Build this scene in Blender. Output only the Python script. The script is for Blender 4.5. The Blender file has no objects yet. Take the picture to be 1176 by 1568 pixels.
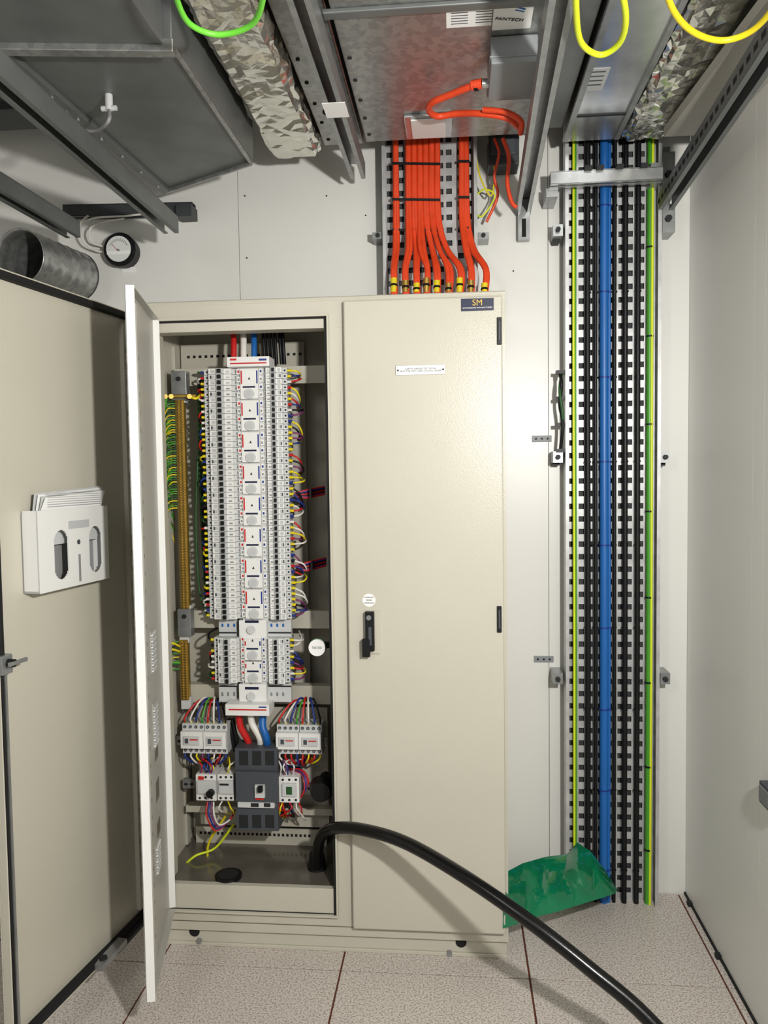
import bpy, math, random
from mathutils import Vector, Matrix, noise
random.seed(7)
scene = bpy.context.scene
scene.view_settings.view_transform = 'Standard'

# ------------------------------------------------------------------ camera
K = 1659/1176.0            # photo measurements below were read on a 1176-wide print of the 1659x2212 frame
FP = 1200.0
CAM = Vector((0, -2.5, 1.6))
yaw, pitch, roll = math.radians(5.15), math.radians(3.0), 0.0135
Fw = Vector((-math.sin(yaw)*math.cos(pitch), math.cos(yaw)*math.cos(pitch), -math.sin(pitch)))
R0 = Vector((math.cos(yaw), math.sin(yaw), 0))
U0 = R0.cross(Fw)
Rt = (R0*math.cos(roll) - U0*math.sin(roll)).normalized()
Up = (U0*math.cos(roll) + R0*math.sin(roll)).normalized()
cd = bpy.data.cameras.new('camera'); cam = bpy.data.objects.new('camera', cd)
scene.collection.objects.link(cam)
m3 = Matrix((Rt, Up, -Fw)).transposed()
cam.matrix_world = Matrix.Translation(CAM) @ m3.to_4x4()
cd.sensor_fit = 'VERTICAL'; cd.sensor_height = 36; cd.lens = 36*FP*K/2212.0
cd.clip_start = 0.05
scene.camera = cam

def ray(px, py):
    return Fw + Rt*((px-588)/FP) - Up*((py-784)/FP)
def C(px, py, Y):          # point on the vertical plane at depth Y (parallel to the back wall)
    d = ray(px, py); return CAM + d*((Y-CAM.y)/d.y)
def H(px, py, Z):          # point on the horizontal plane at height Z
    d = ray(px, py); return CAM + d*((Z-CAM.z)/d.z)
def X(px, py, Y): return C(px, py, Y).x
def Zc(px, py, Y): return C(px, py, Y).z

# ------------------------------------------------------------------ materials
def lin(c):
    return tuple(((v/255.0)/12.92 if v/255.0 <= .04045 else ((v/255.0+.055)/1.055)**2.4) for v in c)+(1,)
MATS = {}
def mat(name, rgb, rough=.5, metal=0., bump=0., bscale=80., var=0., vscale=6., rgb2=None, kind='noise', coat=0., detail=3., spec=.5, lo=.35, hi=.65):
    m = bpy.data.materials.new(name); m.use_nodes = True
    nt = m.node_tree; b = nt.nodes['Principled BSDF']
    b.inputs['Base Color'].default_value = lin(rgb)
    b.inputs['Roughness'].default_value = rough
    b.inputs['Metallic'].default_value = metal
    b.inputs['Coat Weight'].default_value = coat
    b.inputs['Specular IOR Level'].default_value = spec
    tc = nt.nodes.new('ShaderNodeTexCoord')
    if var > 0 or rgb2:
        if kind == 'voronoi':
            n = nt.nodes.new('ShaderNodeTexVoronoi'); n.inputs['Scale'].default_value = vscale; out = n.outputs['Color']
        else:
            n = nt.nodes.new('ShaderNodeTexNoise'); n.inputs['Scale'].default_value = vscale; n.inputs['Detail'].default_value = detail; out = n.outputs['Fac']
        nt.links.new(tc.outputs['Object'], n.inputs['Vector'])
        r = nt.nodes.new('ShaderNodeValToRGB')
        c1 = lin(rgb)
        c2 = lin(rgb2) if rgb2 else tuple(v*(1-var) for v in c1[:3])+(1,)
        r.color_ramp.elements[0].color = c2; r.color_ramp.elements[1].color = c1
        r.color_ramp.elements[0].position = lo; r.color_ramp.elements[1].position = hi
        nt.links.new(out, r.inputs['Fac']); nt.links.new(r.outputs['Color'], b.inputs['Base Color'])
    if bump > 0:
        n2 = nt.nodes.new('ShaderNodeTexNoise'); n2.inputs['Scale'].default_value = bscale; n2.inputs['Detail'].default_value = 2
        nt.links.new(tc.outputs['Object'], n2.inputs['Vector'])
        bp = nt.nodes.new('ShaderNodeBump'); bp.inputs['Strength'].default_value = bump; bp.inputs['Distance'].default_value = .01
        nt.links.new(n2.outputs['Fac'], bp.inputs['Height']); nt.links.new(bp.outputs['Normal'], b.inputs['Normal'])
    MATS[name] = m
    return m
mat('beige_powdercoat', (194,190,175), .30, bump=.08, bscale=260, var=.03, vscale=3)
mat('beige_inside_shaded', (184,180,165), .5, var=.05, vscale=5)  # cabinet beige with the interior shade put into the colour
mat('white_panel', (224,224,218), .36, var=.03, vscale=2)
mat('side_panel', (236,236,231), .36, var=.03, vscale=2)
mat('ceiling_paint', (110,110,106), .8, var=.1)
mat('tile', (212,205,197), .32, rgb2=(160,146,138), vscale=170, detail=3, spec=.45, lo=.38, hi=.54)
mat('grout', (104,52,36), .8, var=.2)
mat('galv', (166,167,165), .30, .68, var=.22, vscale=60, kind='voronoi', bump=.02, bscale=60)
mat('galv_dull', (116,119,118), .42, .45, var=.16, vscale=9, bump=.02, bscale=30)
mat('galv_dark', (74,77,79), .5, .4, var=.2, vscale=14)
mat('zinc', (158,160,160), .36, .6, var=.18, vscale=30)
mat('tray_zinc', (196,197,196), .40, .35, var=.22, vscale=22)
mat('zinc_dark', (40,42,44), .6, .4, var=.1)
mat('stainless', (200,202,203), .24, .8, var=.1, vscale=20, bump=.05, bscale=12)
mat('foil', (222,220,210), .16, .92, var=.08, vscale=20, bump=.12, bscale=35)
mat('black_rubber', (9,9,10), .24, bump=.02, bscale=200, var=.2, spec=.45)
mat('black_gasket', (14,14,15), .8, var=.2)
mat('black_plastic', (17,18,20), .45, var=.1, spec=.3)
mat('grey_device', (66,70,76), .5, var=.06)
mat('grey_jbox', (136,140,142), .5, var=.05)
mat('white_plastic', (226,226,223), .4, var=.03)
mat('lt_grey_plastic', (196,198,197), .45, var=.03)
mat('white_paint', (240,240,237), .35, var=.02)
mat('panel_back', (172,170,161), .42, var=.04)
mat('label_white', (240,240,238), .5, var=.02)
mat('label_grey', (186,188,188), .5, var=.05)
mat('navy', (22,30,62), .35, var=.1)
mat('ink', (26,26,30), .6, var=.1)
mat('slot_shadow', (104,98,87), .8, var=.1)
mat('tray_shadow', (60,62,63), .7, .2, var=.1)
mat('red', (196,30,28), .4, var=.08)
mat('orange', (228,72,32), .45, var=.12, vscale=30)
mat('blue', (24,96,170), .4, var=.08)
mat('dkblue', (24,48,130), .45, var=.08)
mat('green', (70,150,40), .4, var=.08)
mat('dkgreen', (30,80,34), .5, var=.1)
mat('yellow', (226,206,30), .4, var=.06)
mat('lime', (214,228,40), .4, var=.05)
mat('greenhose', (110,205,60), .4, var=.05)
mat('brass', (190,158,78), .38, .75, var=.15, vscale=40)
mat('wire_white', (225,222,214), .45, var=.05)
mat('wire_grey', (140,140,140), .5, var=.05)
mat('violet', (120,50,100), .5, var=.05)
mat('panfloor', (120,114,104), .16, .3, var=.25, vscale=9)
mat('green_film', (0,122,80), .16, bump=.15, bscale=9, var=.25, vscale=7, coat=.8)
mat('dark_gap', (20,20,20), .9, var=.1)
mat('gauge_face', (225,228,224), .2, var=.03, coat=.5)

# ------------------------------------------------------------------ mesh builder
class MB:
    def __init__(s): s.v=[]; s.f=[]; s.m=[]; s.sm=[]; s.names=[]; s.M=None
    def mi(s, n):
        if n not in s.names: s.names.append(n)
        return s.names.index(n)
    def add(s, vs, fs, mt, smooth=False):
        o=len(s.v)
        for p in vs:
            p=Vector(p)
            s.v.append(s.M @ p if s.M else p)
        i=s.mi(mt)
        for f in fs:
            s.f.append([o+k for k in f]); s.m.append(i); s.sm.append(smooth)
    def box(s,x0,x1,y0,y1,z0,z1,mt):
        if x0>x1:x0,x1=x1,x0
        if y0>y1:y0,y1=y1,y0
        if z0>z1:z0,z1=z1,z0
        s.add([(x0,y0,z0),(x1,y0,z0),(x1,y1,z0),(x0,y1,z0),(x0,y0,z1),(x1,y0,z1),(x1,y1,z1),(x0,y1,z1)],
              [(0,3,2,1),(4,5,6,7),(0,1,5,4),(1,2,6,5),(2,3,7,6),(3,0,4,7)],mt)
    def bar(s,p0,p1,w,h,mt,up=(0,0,1)):
        p0=Vector(p0);p1=Vector(p1);d=(p1-p0).normalized();u=Vector(up)
        r=d.cross(u).normalized();u=r.cross(d).normalized()
        vs=[]
        for p in (p0,p1):
            for a,b in ((-1,-1),(1,-1),(1,1),(-1,1)):
                vs.append(p+r*(a*w/2)+u*(b*h/2))
        s.add(vs,[(0,1,2,3),(7,6,5,4),(0,4,5,1),(1,5,6,2),(2,6,7,3),(3,7,4,0)],mt)
    def prism(s,pts,vec,mt):
        n=len(pts);vec=Vector(vec)
        vs=[Vector(p) for p in pts]+[Vector(p)+vec for p in pts]
        fs=[tuple(range(n)),tuple(reversed(range(n,2*n)))]+[(i,i+n,(i+1)%n+n,(i+1)%n) for i in range(n)]
        s.add(vs,fs,mt)
    def cyl(s,p0,p1,r,mt,n=16,r1=None,caps=True):
        p0=Vector(p0);p1=Vector(p1);r1=r if r1 is None else r1
        d=(p1-p0).normalized();a=Vector((0,0,1)) if abs(d.z)<.9 else Vector((1,0,0))
        u=d.cross(a).normalized();w=d.cross(u)
        vs=[p0+(u*math.cos(2*math.pi*i/n)+w*math.sin(2*math.pi*i/n))*r for i in range(n)]
        vs+=[p1+(u*math.cos(2*math.pi*i/n)+w*math.sin(2*math.pi*i/n))*r1 for i in range(n)]
        s.add(vs,[(i,(i+1)%n,(i+1)%n+n,i+n) for i in range(n)],mt,True)
        if caps:
            s.add(vs[:n],[tuple(reversed(range(n)))],mt); s.add(vs[n:],[tuple(range(n))],mt)
    def tube(s,pts,r,mt,n=8,sub=5):
        pts=[Vector(p) for p in pts]
        path=[]
        if len(pts)>2 and sub>1:
            P=[pts[0]*2-pts[1]]+pts+[pts[-1]*2-pts[-2]]
            for i in range(1,len(P)-2):
                for k in range(sub):
                    t=k/sub;a,b,c,d=P[i-1],P[i],P[i+1],P[i+2]
                    path.append(.5*((2*b)+(c-a)*t+(2*a-5*b+4*c-d)*t*t+(3*b-a-3*c+d)*t**3))
            path.append(pts[-1])
        else: path=pts
        vs=[];prev=None
        for i,p in enumerate(path):
            d=(path[min(i+1,len(path)-1)]-path[max(i-1,0)])
            d=d.normalized() if d.length>1e-9 else Vector((0,0,1))
            if prev is None:
                a=Vector((0,0,1)) if abs(d.z)<.9 else Vector((1,0,0)); u=d.cross(a).normalized()
            else:
                u=(prev-d*prev.dot(d)).normalized()
            prev=u;w=d.cross(u)
            for k in range(n):
                vs.append(p+(u*math.cos(2*math.pi*k/n)+w*math.sin(2*math.pi*k/n))*r)
        fs=[]
        for i in range(len(path)-1):
            for k in range(n):
                fs.append((i*n+k,i*n+(k+1)%n,(i+1)*n+(k+1)%n,(i+1)*n+k))
        s.add(vs,fs,mt,True)
        s.add(vs[:n],[tuple(range(n))],mt); s.add(vs[-n:],[tuple(range(n))],mt)
    def build(s,name,parent=None,bevel=0,smoothall=False):
        me=bpy.data.meshes.new(name)
        me.from_pydata([tuple(v) for v in s.v],[],s.f)
        for n in s.names: me.materials.append(MATS[n])
        me.polygons.foreach_set('material_index',s.m)
        me.polygons.foreach_set('use_smooth',s.sm)
        me.update()
        o=bpy.data.objects.new(name,me); scene.collection.objects.link(o)
        if bevel:
            b=o.modifiers.new('bevel','BEVEL');b.width=bevel;b.segments=2;b.limit_method='ANGLE';b.angle_limit=math.radians(50)
        if parent: o.parent=parent
        return o
def empty(name):
    e=bpy.data.objects.new(name,None); e.empty_display_size=.1; scene.collection.objects.link(e); return e
def text(s,loc,size,mt,parent,rot=(math.pi/2,0,0),name='lettering',align='CENTER'):
    c=bpy.data.curves.new(name,'FONT'); c.body=s; c.size=size; c.extrude=.0004; c.align_x=align; c.align_y='CENTER'
    c.materials.append(MATS[mt])
    o=bpy.data.objects.new(name,c); o.location=loc; o.rotation_euler=rot; scene.collection.objects.link(o)
    if parent: o.parent=parent
    return o

# ------------------------------------------------------------------ room shell
WY=.45
SX=X(1050,1300,WY)
SXL=-2.6; YF=-4.2; CZ=3.25
mb=MB()
seams=[SXL,-1.95,X(366,370,WY),X(366,370,WY)+1.15,SX]
for a,b in zip(seams[:-1],seams[1:]):
    mb.box(a+.001,b-.001,WY,WY+.05,-.3,CZ,'white_panel')
mb.box(SXL,SX,WY+.05,WY+.08,-.3,CZ,'dark_gap')
for px,py in ((375,300),(378,395),(786,415),(560,330),(500,300)):
    p=C(px,py,WY); mb.cyl((p.x,WY-.002,p.z),(p.x,WY,p.z),.003,'zinc_dark',8)
mb.build('wall_back')
mb=MB()
ys=[WY,WY-.62,WY-.70,WY-1.8,WY-2.9,YF]
for a,b in zip(ys[:-1],ys[1:]):
    mb.box(SX,SX+.05,b+.0005,a-.0005,-.3,CZ,'side_panel')
mb.build('wall_right')
mb=MB(); mb.box(SXL-.05,SXL,YF,WY,-.3,CZ,'side_panel'); mb.build('wall_left')
mb=MB(); mb.box(SXL,SX,YF,WY,CZ,CZ+.05,'ceiling_paint'); mb.build('ceiling')
tx=H(523,1480,0).x; tp=.6; ty=H(820,1499,0).y
mb=MB(); mb.box(SXL,SX,YF,WY,-.3,-.004,'grout')
i0=int((SXL-tx)/tp)-1
for i in range(i0,8):
    a=max(tx+i*tp,SXL);b=min(tx+(i+1)*tp,SX-.002)
    if b-a<.02: continue
    for j in range(-8,2):
        c=max(ty+j*tp,YF);d=min(ty+(j+1)*tp,WY-.002)
        if d-c<.02: continue
        mb.box(a+.003,b-.003,c+.003,d-.003,-.03,0,'tile')
mb.build('floor',bevel=.001)
mb=MB(); mb.box(SX-.006,SX,-1.5,WY,0,.008,'black_gasket')
for y in (.36,.05): mb.box(SX-.016,SX,y,y+.02,.0,.014,'zinc_dark')
mb.build('trim_1')

# ------------------------------------------------------------------ cabinet
cab=empty('electrical_cabinet')
x0=X(229,900,0)-.012; x1=X(776,950,0)
zt=Zc(500,455,0); zb=Zc(500,1432,0)
ox0=X(247,900,0); ox1=X(503,900,0); oz1=Zc(370,506,0); oz0=Zc(390,1357,0)
D=.40
mb=MB(); t=.012; B='beige_powdercoat'; BI='beige_inside_shaded'
mb.box(x0,x0+t,.0,D,zb,zt,B); mb.box(x1-t,x1,0,D,zb,zt,B)
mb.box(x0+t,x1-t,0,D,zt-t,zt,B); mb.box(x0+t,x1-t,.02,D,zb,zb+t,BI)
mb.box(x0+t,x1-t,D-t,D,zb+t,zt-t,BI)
dx0=X(534,900,0)
mb.box(x0+t,x1-t,0,.02,oz1,zt-t,B)
mb.box(x0+t,x1-t,0,.02,zb,oz0,B)
mb.box(x0+t,ox0,0,.02,oz0,oz1,B)
mb.box(ox1,x1-t,0,.02,oz0,oz1,B)
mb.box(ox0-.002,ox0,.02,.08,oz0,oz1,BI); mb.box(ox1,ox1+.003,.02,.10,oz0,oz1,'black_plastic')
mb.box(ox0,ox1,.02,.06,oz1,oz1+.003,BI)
def ring(mb,a,b,c,d,w,y0,y1,mt):
    mb.box(a,b,y0,y1,d-w,d,mt);mb.box(a,b,y0,y1,c,c+w,mt);mb.box(a,a+w,y0,y1,c+w,d-w,mt);mb.box(b-w,b,y0,y1,c+w,d-w,mt)
rz1=Zc(370,486,0); rz0=Zc(390,1398,0)
ring(mb,ox0-.028,ox1+.016,rz0,rz1,.006,-.014,0,B)
mb.box(ox1+.001,ox1+.009,-.006,0,rz0+.006,rz1-.006,'black_gasket')
mb.box(ox0-.02,ox1,-.004,0,rz1-.012,rz1-.006,'black_gasket')  # black strip stands in for the shade along the top gutter
mb.box(ox0-.02,ox1,-.002,0,rz0+.006,rz0+.009,'dark_gap')
mb.cyl((x0,.006,zt-.004),(x1,.006,zt-.004),.007,B)
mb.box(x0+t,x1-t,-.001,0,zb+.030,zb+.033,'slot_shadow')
mb.build('carcass',cab,bevel=.003)
mb=MB()
mb.box(x0+.01,x1-.004,.015,.03,.012,zb,B); mb.box(x0+.01,x0+.03,.03,D-.02,.0,zb,B); mb.box(x1-.02,x1-.005,.03,D-.02,.0,zb,B)
mb.box(x0+.01,x1-.004,.01,.035,.0,.012,B)
for px,py in ((297,1423),(706,1447)):
    p=C(px,py,.01); mb.cyl((p.x,.0135,zb-.014),(p.x,.0155,zb-.014),.018,'dark_gap',20)
for px,py in ((305,1441),(688,1460)):
    p=C(px,py,.01); mb.cyl((p.x,.006,p.z),(p.x,.015,p.z),.010,'zinc',6)
mb.build('plinth',cab,bevel=.002)
dz1=Zc(650,459,0); dz0=Zc(650,1420,0); dx1=X(771,950,0)
mb=MB(); mb.box(dx0,dx1,-.026,-.001,dz0,dz1,B)
mb.build('closed_door',cab,bevel=.005)
mb=MB()
for py in (507,948):
    z=Zc(766,py,-.026); mb.box(X(761,py,-.026),X(768,py,-.026),-.032,-.026,z-.042,z+.042,'black_plastic')
    mb.box(X(763,py,-.026),X(766,py,-.026),-.035,-.032,z-.03,z+.03,'grey_device')
mb.build('door_hinge_inserts',cab,bevel=.002)
mb=MB(); a=X(556,970,-.026);b=X(577,970,-.026);zc1=Zc(566,934,-.026);zc0=Zc(566,1000,-.026)
mb.box(a+.012,b+.010,-.034,-.026,zc0,zc1,B); mb.box(a+.010,b-.006,-.052,-.034,zc0+.012,zc1-.002,'black_plastic')
mb.box(a+.0,b-.02,-.058,-.036,zc0-.006,zc0+.05,'black_plastic'); mb.cyl(((a+b)/2,-.056,zc1-.02),((a+b)/2,-.052,zc1-.02),.008,'zinc',16)
mb.box(a+.02,b-.014,-.0535,-.052,zc0+.03,zc1-.05,'grey_device')
mb.build('swing_handle',cab,bevel=.003)
mb=MB(); p=C(565,919,-.026); mb.cyl((p.x,-.0275,p.z),(p.x,-.026,p.z),.021,'label_white',28)
mb.build('round_sticker',cab)
for k in range(3): text('COMPLIANT' if k!=1 else 'TESTED',(p.x,-.028,p.z+.009-.009*k),.006,'ink',cab,name='sticker_text')
mb=MB(); a=X(706,466,-.026);b=X(756,466,-.026);z1=Zc(731,457,-.026);z0=Zc(731,476,-.026)
mb.box(a,b,-.028,-.026,z0,z1,'navy'); mb.build('maker_plate',cab)
text('SM',((a+b)/2,-.0285,z0+(z1-z0)*.64),.026,'brass',cab,name='maker_text')
text('SWITCHBOARD MANUFACTURERS',((a+b)/2,-.0285,z0+.009),.0058,'label_white',cab,name='maker_text_small')
mb=MB(); a=X(606,566,-.026);b=X(682,566,-.026);z1=Zc(644,559,-.026);z0=Zc(644,574,-.026)
mb.box(a,b,-.029,-.026,z0,z1,'label_white'); ring(mb,a,b,z0,z1,.0008,-.0293,-.029,'wire_grey')
mb.cyl((a+.007,-.0305,z0+.015),(a+.007,-.029,z0+.015),.003,'ink',12); mb.cyl((b-.007,-.0305,z0+.015),(b-.007,-.029,z0+.015),.003,'ink',12)
mb.build('warning_label',cab)
text('EARTH LEAKAGE TEST UFD &\nSELECTOR SWITCHES LOCATED UNDER',((a+b)/2,-.0295,(z0+z1)/2),.0072,'ink',cab,name='warning_text')

mb=MB()
RY=.23
for (ya,yb) in ((562,589),(935,962),(1049,1077),(1236,1246)):
    za=Zc(380,ya,RY);zb_=Zc(380,yb,RY)
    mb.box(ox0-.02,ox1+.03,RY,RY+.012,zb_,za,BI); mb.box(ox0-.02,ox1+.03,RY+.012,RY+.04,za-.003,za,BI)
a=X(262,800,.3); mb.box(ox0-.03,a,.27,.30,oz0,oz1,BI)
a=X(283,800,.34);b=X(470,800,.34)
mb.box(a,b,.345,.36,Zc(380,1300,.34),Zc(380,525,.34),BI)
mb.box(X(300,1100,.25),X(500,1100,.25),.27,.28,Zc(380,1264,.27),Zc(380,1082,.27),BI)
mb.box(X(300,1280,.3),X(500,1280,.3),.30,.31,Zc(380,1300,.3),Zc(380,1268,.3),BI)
for k in range(26):
    xx=X(306,1280,.3)+k*.0165
    mb.box(xx,xx+.009,.298,.30,Zc(380,1279,.3),Zc(380,1275,.3),'dark_gap')
for k in range(20):
    xx=X(286,545,.34)+k*.022
    mb.box(xx,xx+.010,.343,.345,Zc(380,546,.34),Zc(380,542,.34),'dark_gap')
mb.box(X(420,1340,.3),X(424,1340,.3),.33,.36,oz0,Zc(380,1300,.3),BI)
mb.build('mounting_frame',cab,bevel=.001)
mb=MB(); mb.box(ox0-.04,ox1+.02,.02,D-.02,oz0-.012,oz0-.004,'panfloor')
p=H(350,1342,oz0); mb.cyl((p.x,p.y,oz0-.005),(p.x,p.y,oz0+.008),.045,'black_plastic',24); mb.cyl((p.x,p.y,oz0+.0081),(p.x,p.y,oz0+.009),.034,'dark_gap',24)
mb.build('gland_plate',cab)

# ------------------------------------------------------------------ open outer door (swung past 90 deg)
h0=Vector((X(210,500,-.0)+.0,-.01,0))
hp=C(-14,700,-.67); du=Vector((hp.x-h0.x,hp.y-h0.y,0)); DW=du.length; du.normalize()
dn=Vector((-du.y,du.x,0));
if dn.x<0: dn=-dn
Md=Matrix(((du.x,dn.x,0,h0.x),(du.y,dn.y,0,h0.y),(0,0,1,0),(0,0,0,1)))
def doorpt(px,py):
    d=ray(px,py); t=(h0-CAM).dot(dn)/d.dot(dn); p=CAM+d*t; return ((p-h0).dot(du),p.z)
od=empty('open_door'); od.parent=cab
e1=dz1-.018; e0=dz0+.025
mb=MB(); mb.M=Md
mb.box(0,DW,-.028,-.024,e0,e1,B)
mb.box(0,DW,-.024,-.0,e1-.004,e1,B);mb.box(0,DW,-.024,0,e0,e0+.004,B)
mb.box(0,.004,-.024,0,e0+.004,e1-.004,B);mb.box(DW-.004,DW,-.024,0,e0+.004,e1-.004,B)
mb.box(.03,DW-.02,-.024,-.021,e0+.02,e1-.02,B)
mb.build('outer_skin',od,bevel=.002)
mb=MB(); mb.M=Md
for a,b,c,d in ((.008,DW-.006,e1-.022,e1-.004),(.008,DW-.006,e0+.006,e0+.024),(.008,.022,e0+.026,e1-.026),(DW-.02,DW-.006,e0+.026,e1-.026)):
    mb.box(a,b,-.024,.002,c,d,'black_gasket')
mb.build('gasket',od,bevel=.003)
mb=MB(); mb.M=Md
mb.box(.04,.065,-.021,-.006,e0+.04,e1-.04,B)
n=int((e1-e0-.1)/.05)
for k in range(n):
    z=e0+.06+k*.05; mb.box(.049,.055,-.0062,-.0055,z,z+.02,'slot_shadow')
mb.build('stiffeners',od,bevel=.001)
uR=doorpt(14,1200)[0]
mb=MB(); mb.M=Md
mb.box(uR-.006,uR+.007,-.006,.002,e0+.02,doorpt(14,1030)[1],'zinc')
hz=doorpt(14,1012)[1]; mb.box(uR-.015,uR+.022,-.02,.012,hz-.028,hz+.02,'zinc'); mb.cyl((uR,.012,hz),(uR,.03,hz),.010,'black_plastic'); mb.box(uR-.045,uR+.02,.026,.033,hz-.005,hz+.005,'zinc')
mb.build('locking_rod',od,bevel=.001)
mb=MB(); mb.M=Md
mb.bar((.0,.01,e0+.015),(.24,.01,e0+.005),.02,.012,'zinc_dark'); mb.bar((.2,.012,e0+.02),(.33,.012,e0+.014),.03,.018,'zinc'); mb.cyl((.3,.01,e0+.0),(.3,.01,e0+.03),.012,'zinc_dark')
mb.build('door_stay',od)
mb=MB()
for py in (520,600,660,1270):
    z=Zc(205,py,-.02); mb.box(h0.x-.012,h0.x+.014,-.028,-.002,z-.018,z+.018,'zinc_dark')
mb.build('hinges',od,bevel=.002)

ua,za=doorpt(150,770); ub,zb2=doorpt(46,905); za=doorpt(100,778)[1]; zb2=doorpt(100,897)[1]
dh=empty('document_holder'); 
mb=MB(); mb.M=Md
W_=ub-ua; Hh=za-zb2
mb.box(ua,ub,-.021,-.017,zb2,za-.01,'wire_grey')
mb.box(ua,ua+.006,-.017,.03,zb2,za,'white_plastic');mb.box(ub-.006,ub,-.017,.03,zb2,za,'white_plastic');mb.box(ua,ub,-.017,.03,zb2,zb2+.006,'white_plastic')
y0,y1=.026,.031
def slot_plate(mb,u0,u1,v0,v1,ya,yb,slots,mt):
    n=14
    prev=u0
    for (a,b,c,d) in slots:
        mb.box(prev,a,ya,yb,v0,v1,mt)
        r=(b-a)/2
        for k in range(n):
            p=a+(b-a)*k/n; q=a+(b-a)*(k+1)/n; m_=(p+q)/2-(a+b)/2; hh=math.sqrt(max(0,r*r-m_*m_))
            mb.box(p,q,ya,yb,v0,c+r-hh,mt)
            if d<v1: mb.box(p,q,ya,yb,d-r+hh,v1,mt)
        prev=b
    mb.box(prev,u1,ya,yb,v0,v1,mt)
slot_plate(mb,ua,ub,zb2,za,y0,y1,[(ua+W_*.10,ua+W_*.30,zb2+Hh*.12,zb2+Hh*.74),(ua+W_*.60,ua+W_*.80,zb2+Hh*.12,zb2+Hh*.74)],'white_plastic')
mb.cyl((ua+W_*.46,y1,zb2+Hh*.56),(ua+W_*.46,y1+.001,zb2+Hh*.56),.007,'grey_device',16)
mb.box(ua+W_*.30,ua+W_*.60,y1,y1+.001,za-Hh*.26,za-Hh*.16,'label_grey')
mb.box(ua+W_*.44,ua+W_*.47,y1,y1+.001,zb2+.01,zb2+Hh*.4,'wire_grey')
mb.build('pocket',dh)
mb=MB(); mb.M=Md
for k in range(4):
    o=.004*k
    top0=zb2+Hh*.55 if k<3 else zb2+Hh*.78
    mb.prism([(ua+.006+o,-.01+o*1.5,top0),(ub-.012,-.01+o*1.5,top0),(ub-.03-o,-.0+o*2,za+.045-o),(ua-.012+o,.0+o*2,za+.058-o)],(0,.001,0),'label_white' if k%2 else 'lt_grey_plastic')
for k in range(7): mb.box(ua+.02,ub-.05,.0252,.0258,za+.008+k*.006,za+.0095+k*.006,'label_grey')
mb.build('papers',dh)

# ------------------------------------------------------------------ inner hinged escutcheon panel, open
i0=Vector((ox0+.002,-.012,0)); e=C(206,900,-.48); dv=Vector((e.x-i0.x,e.y-i0.y,0)); IW=dv.length; dv.normalize()
dm=Vector((-dv.y,dv.x,0));
if dm.x<0: dm=-dm
Mi=Matrix(((dv.x,dm.x,0,i0.x),(dv.y,dm.y,0,i0.y),(0,0,1,0),(0,0,0,1)))
eb=C(226,1535,-.48);et=C(190,436,-.48)
pz0=eb.z;pz1=et.z
ip=empty('inner_escutcheon_panel')
mb=MB(); mb.M=Mi
pz0=max(pz0,rz0+.0); pz1=min(pz1,rz1)
mb.box(0,IW,-.003,0,pz0,pz1,'panel_back')
mb.box(IW-.004,IW,-.003,.022,pz0,pz1,'white_paint')
mb.box(.02,IW-.004,0,.02,pz1-.003,pz1,'panel_back'); mb.box(.02,IW-.004,0,.02,pz0,pz0+.003,'panel_back')
mb.box(.0,.006,0,.02,pz0,pz1,'white_paint')
mb.box(IW-.12,IW-.085,0,.012,pz0+.03,pz1-.03,'panel_back')
for k in range(34):
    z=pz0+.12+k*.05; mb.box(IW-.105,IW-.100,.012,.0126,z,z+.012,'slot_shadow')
def louvre(pya,pyb,u0,u1):
    zA=Zc(236,pya,-.25);zB=Zc(236,pyb,-.25);n=int((zA-zB)/.009)
    mb.box(u0-.004,u1+.004,0,.002,zB-.004,zA+.004,'panel_back')
    for k in range(n): mb.box(u0,u1,.002,.007,zB+k*.009,zB+k*.009+.005,'label_grey' if k%2 else 'white_plastic')
louvre(970,1030,.17,.24); louvre(1080,1145,.17,.24); louvre(1295,1335,.19,.26)
for pa,pb in ((1155,1172),(1205,1235),(1268,1290)):
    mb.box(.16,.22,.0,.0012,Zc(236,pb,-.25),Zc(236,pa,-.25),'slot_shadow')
mb.build('panel_sheet',ip,bevel=.001)

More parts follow.
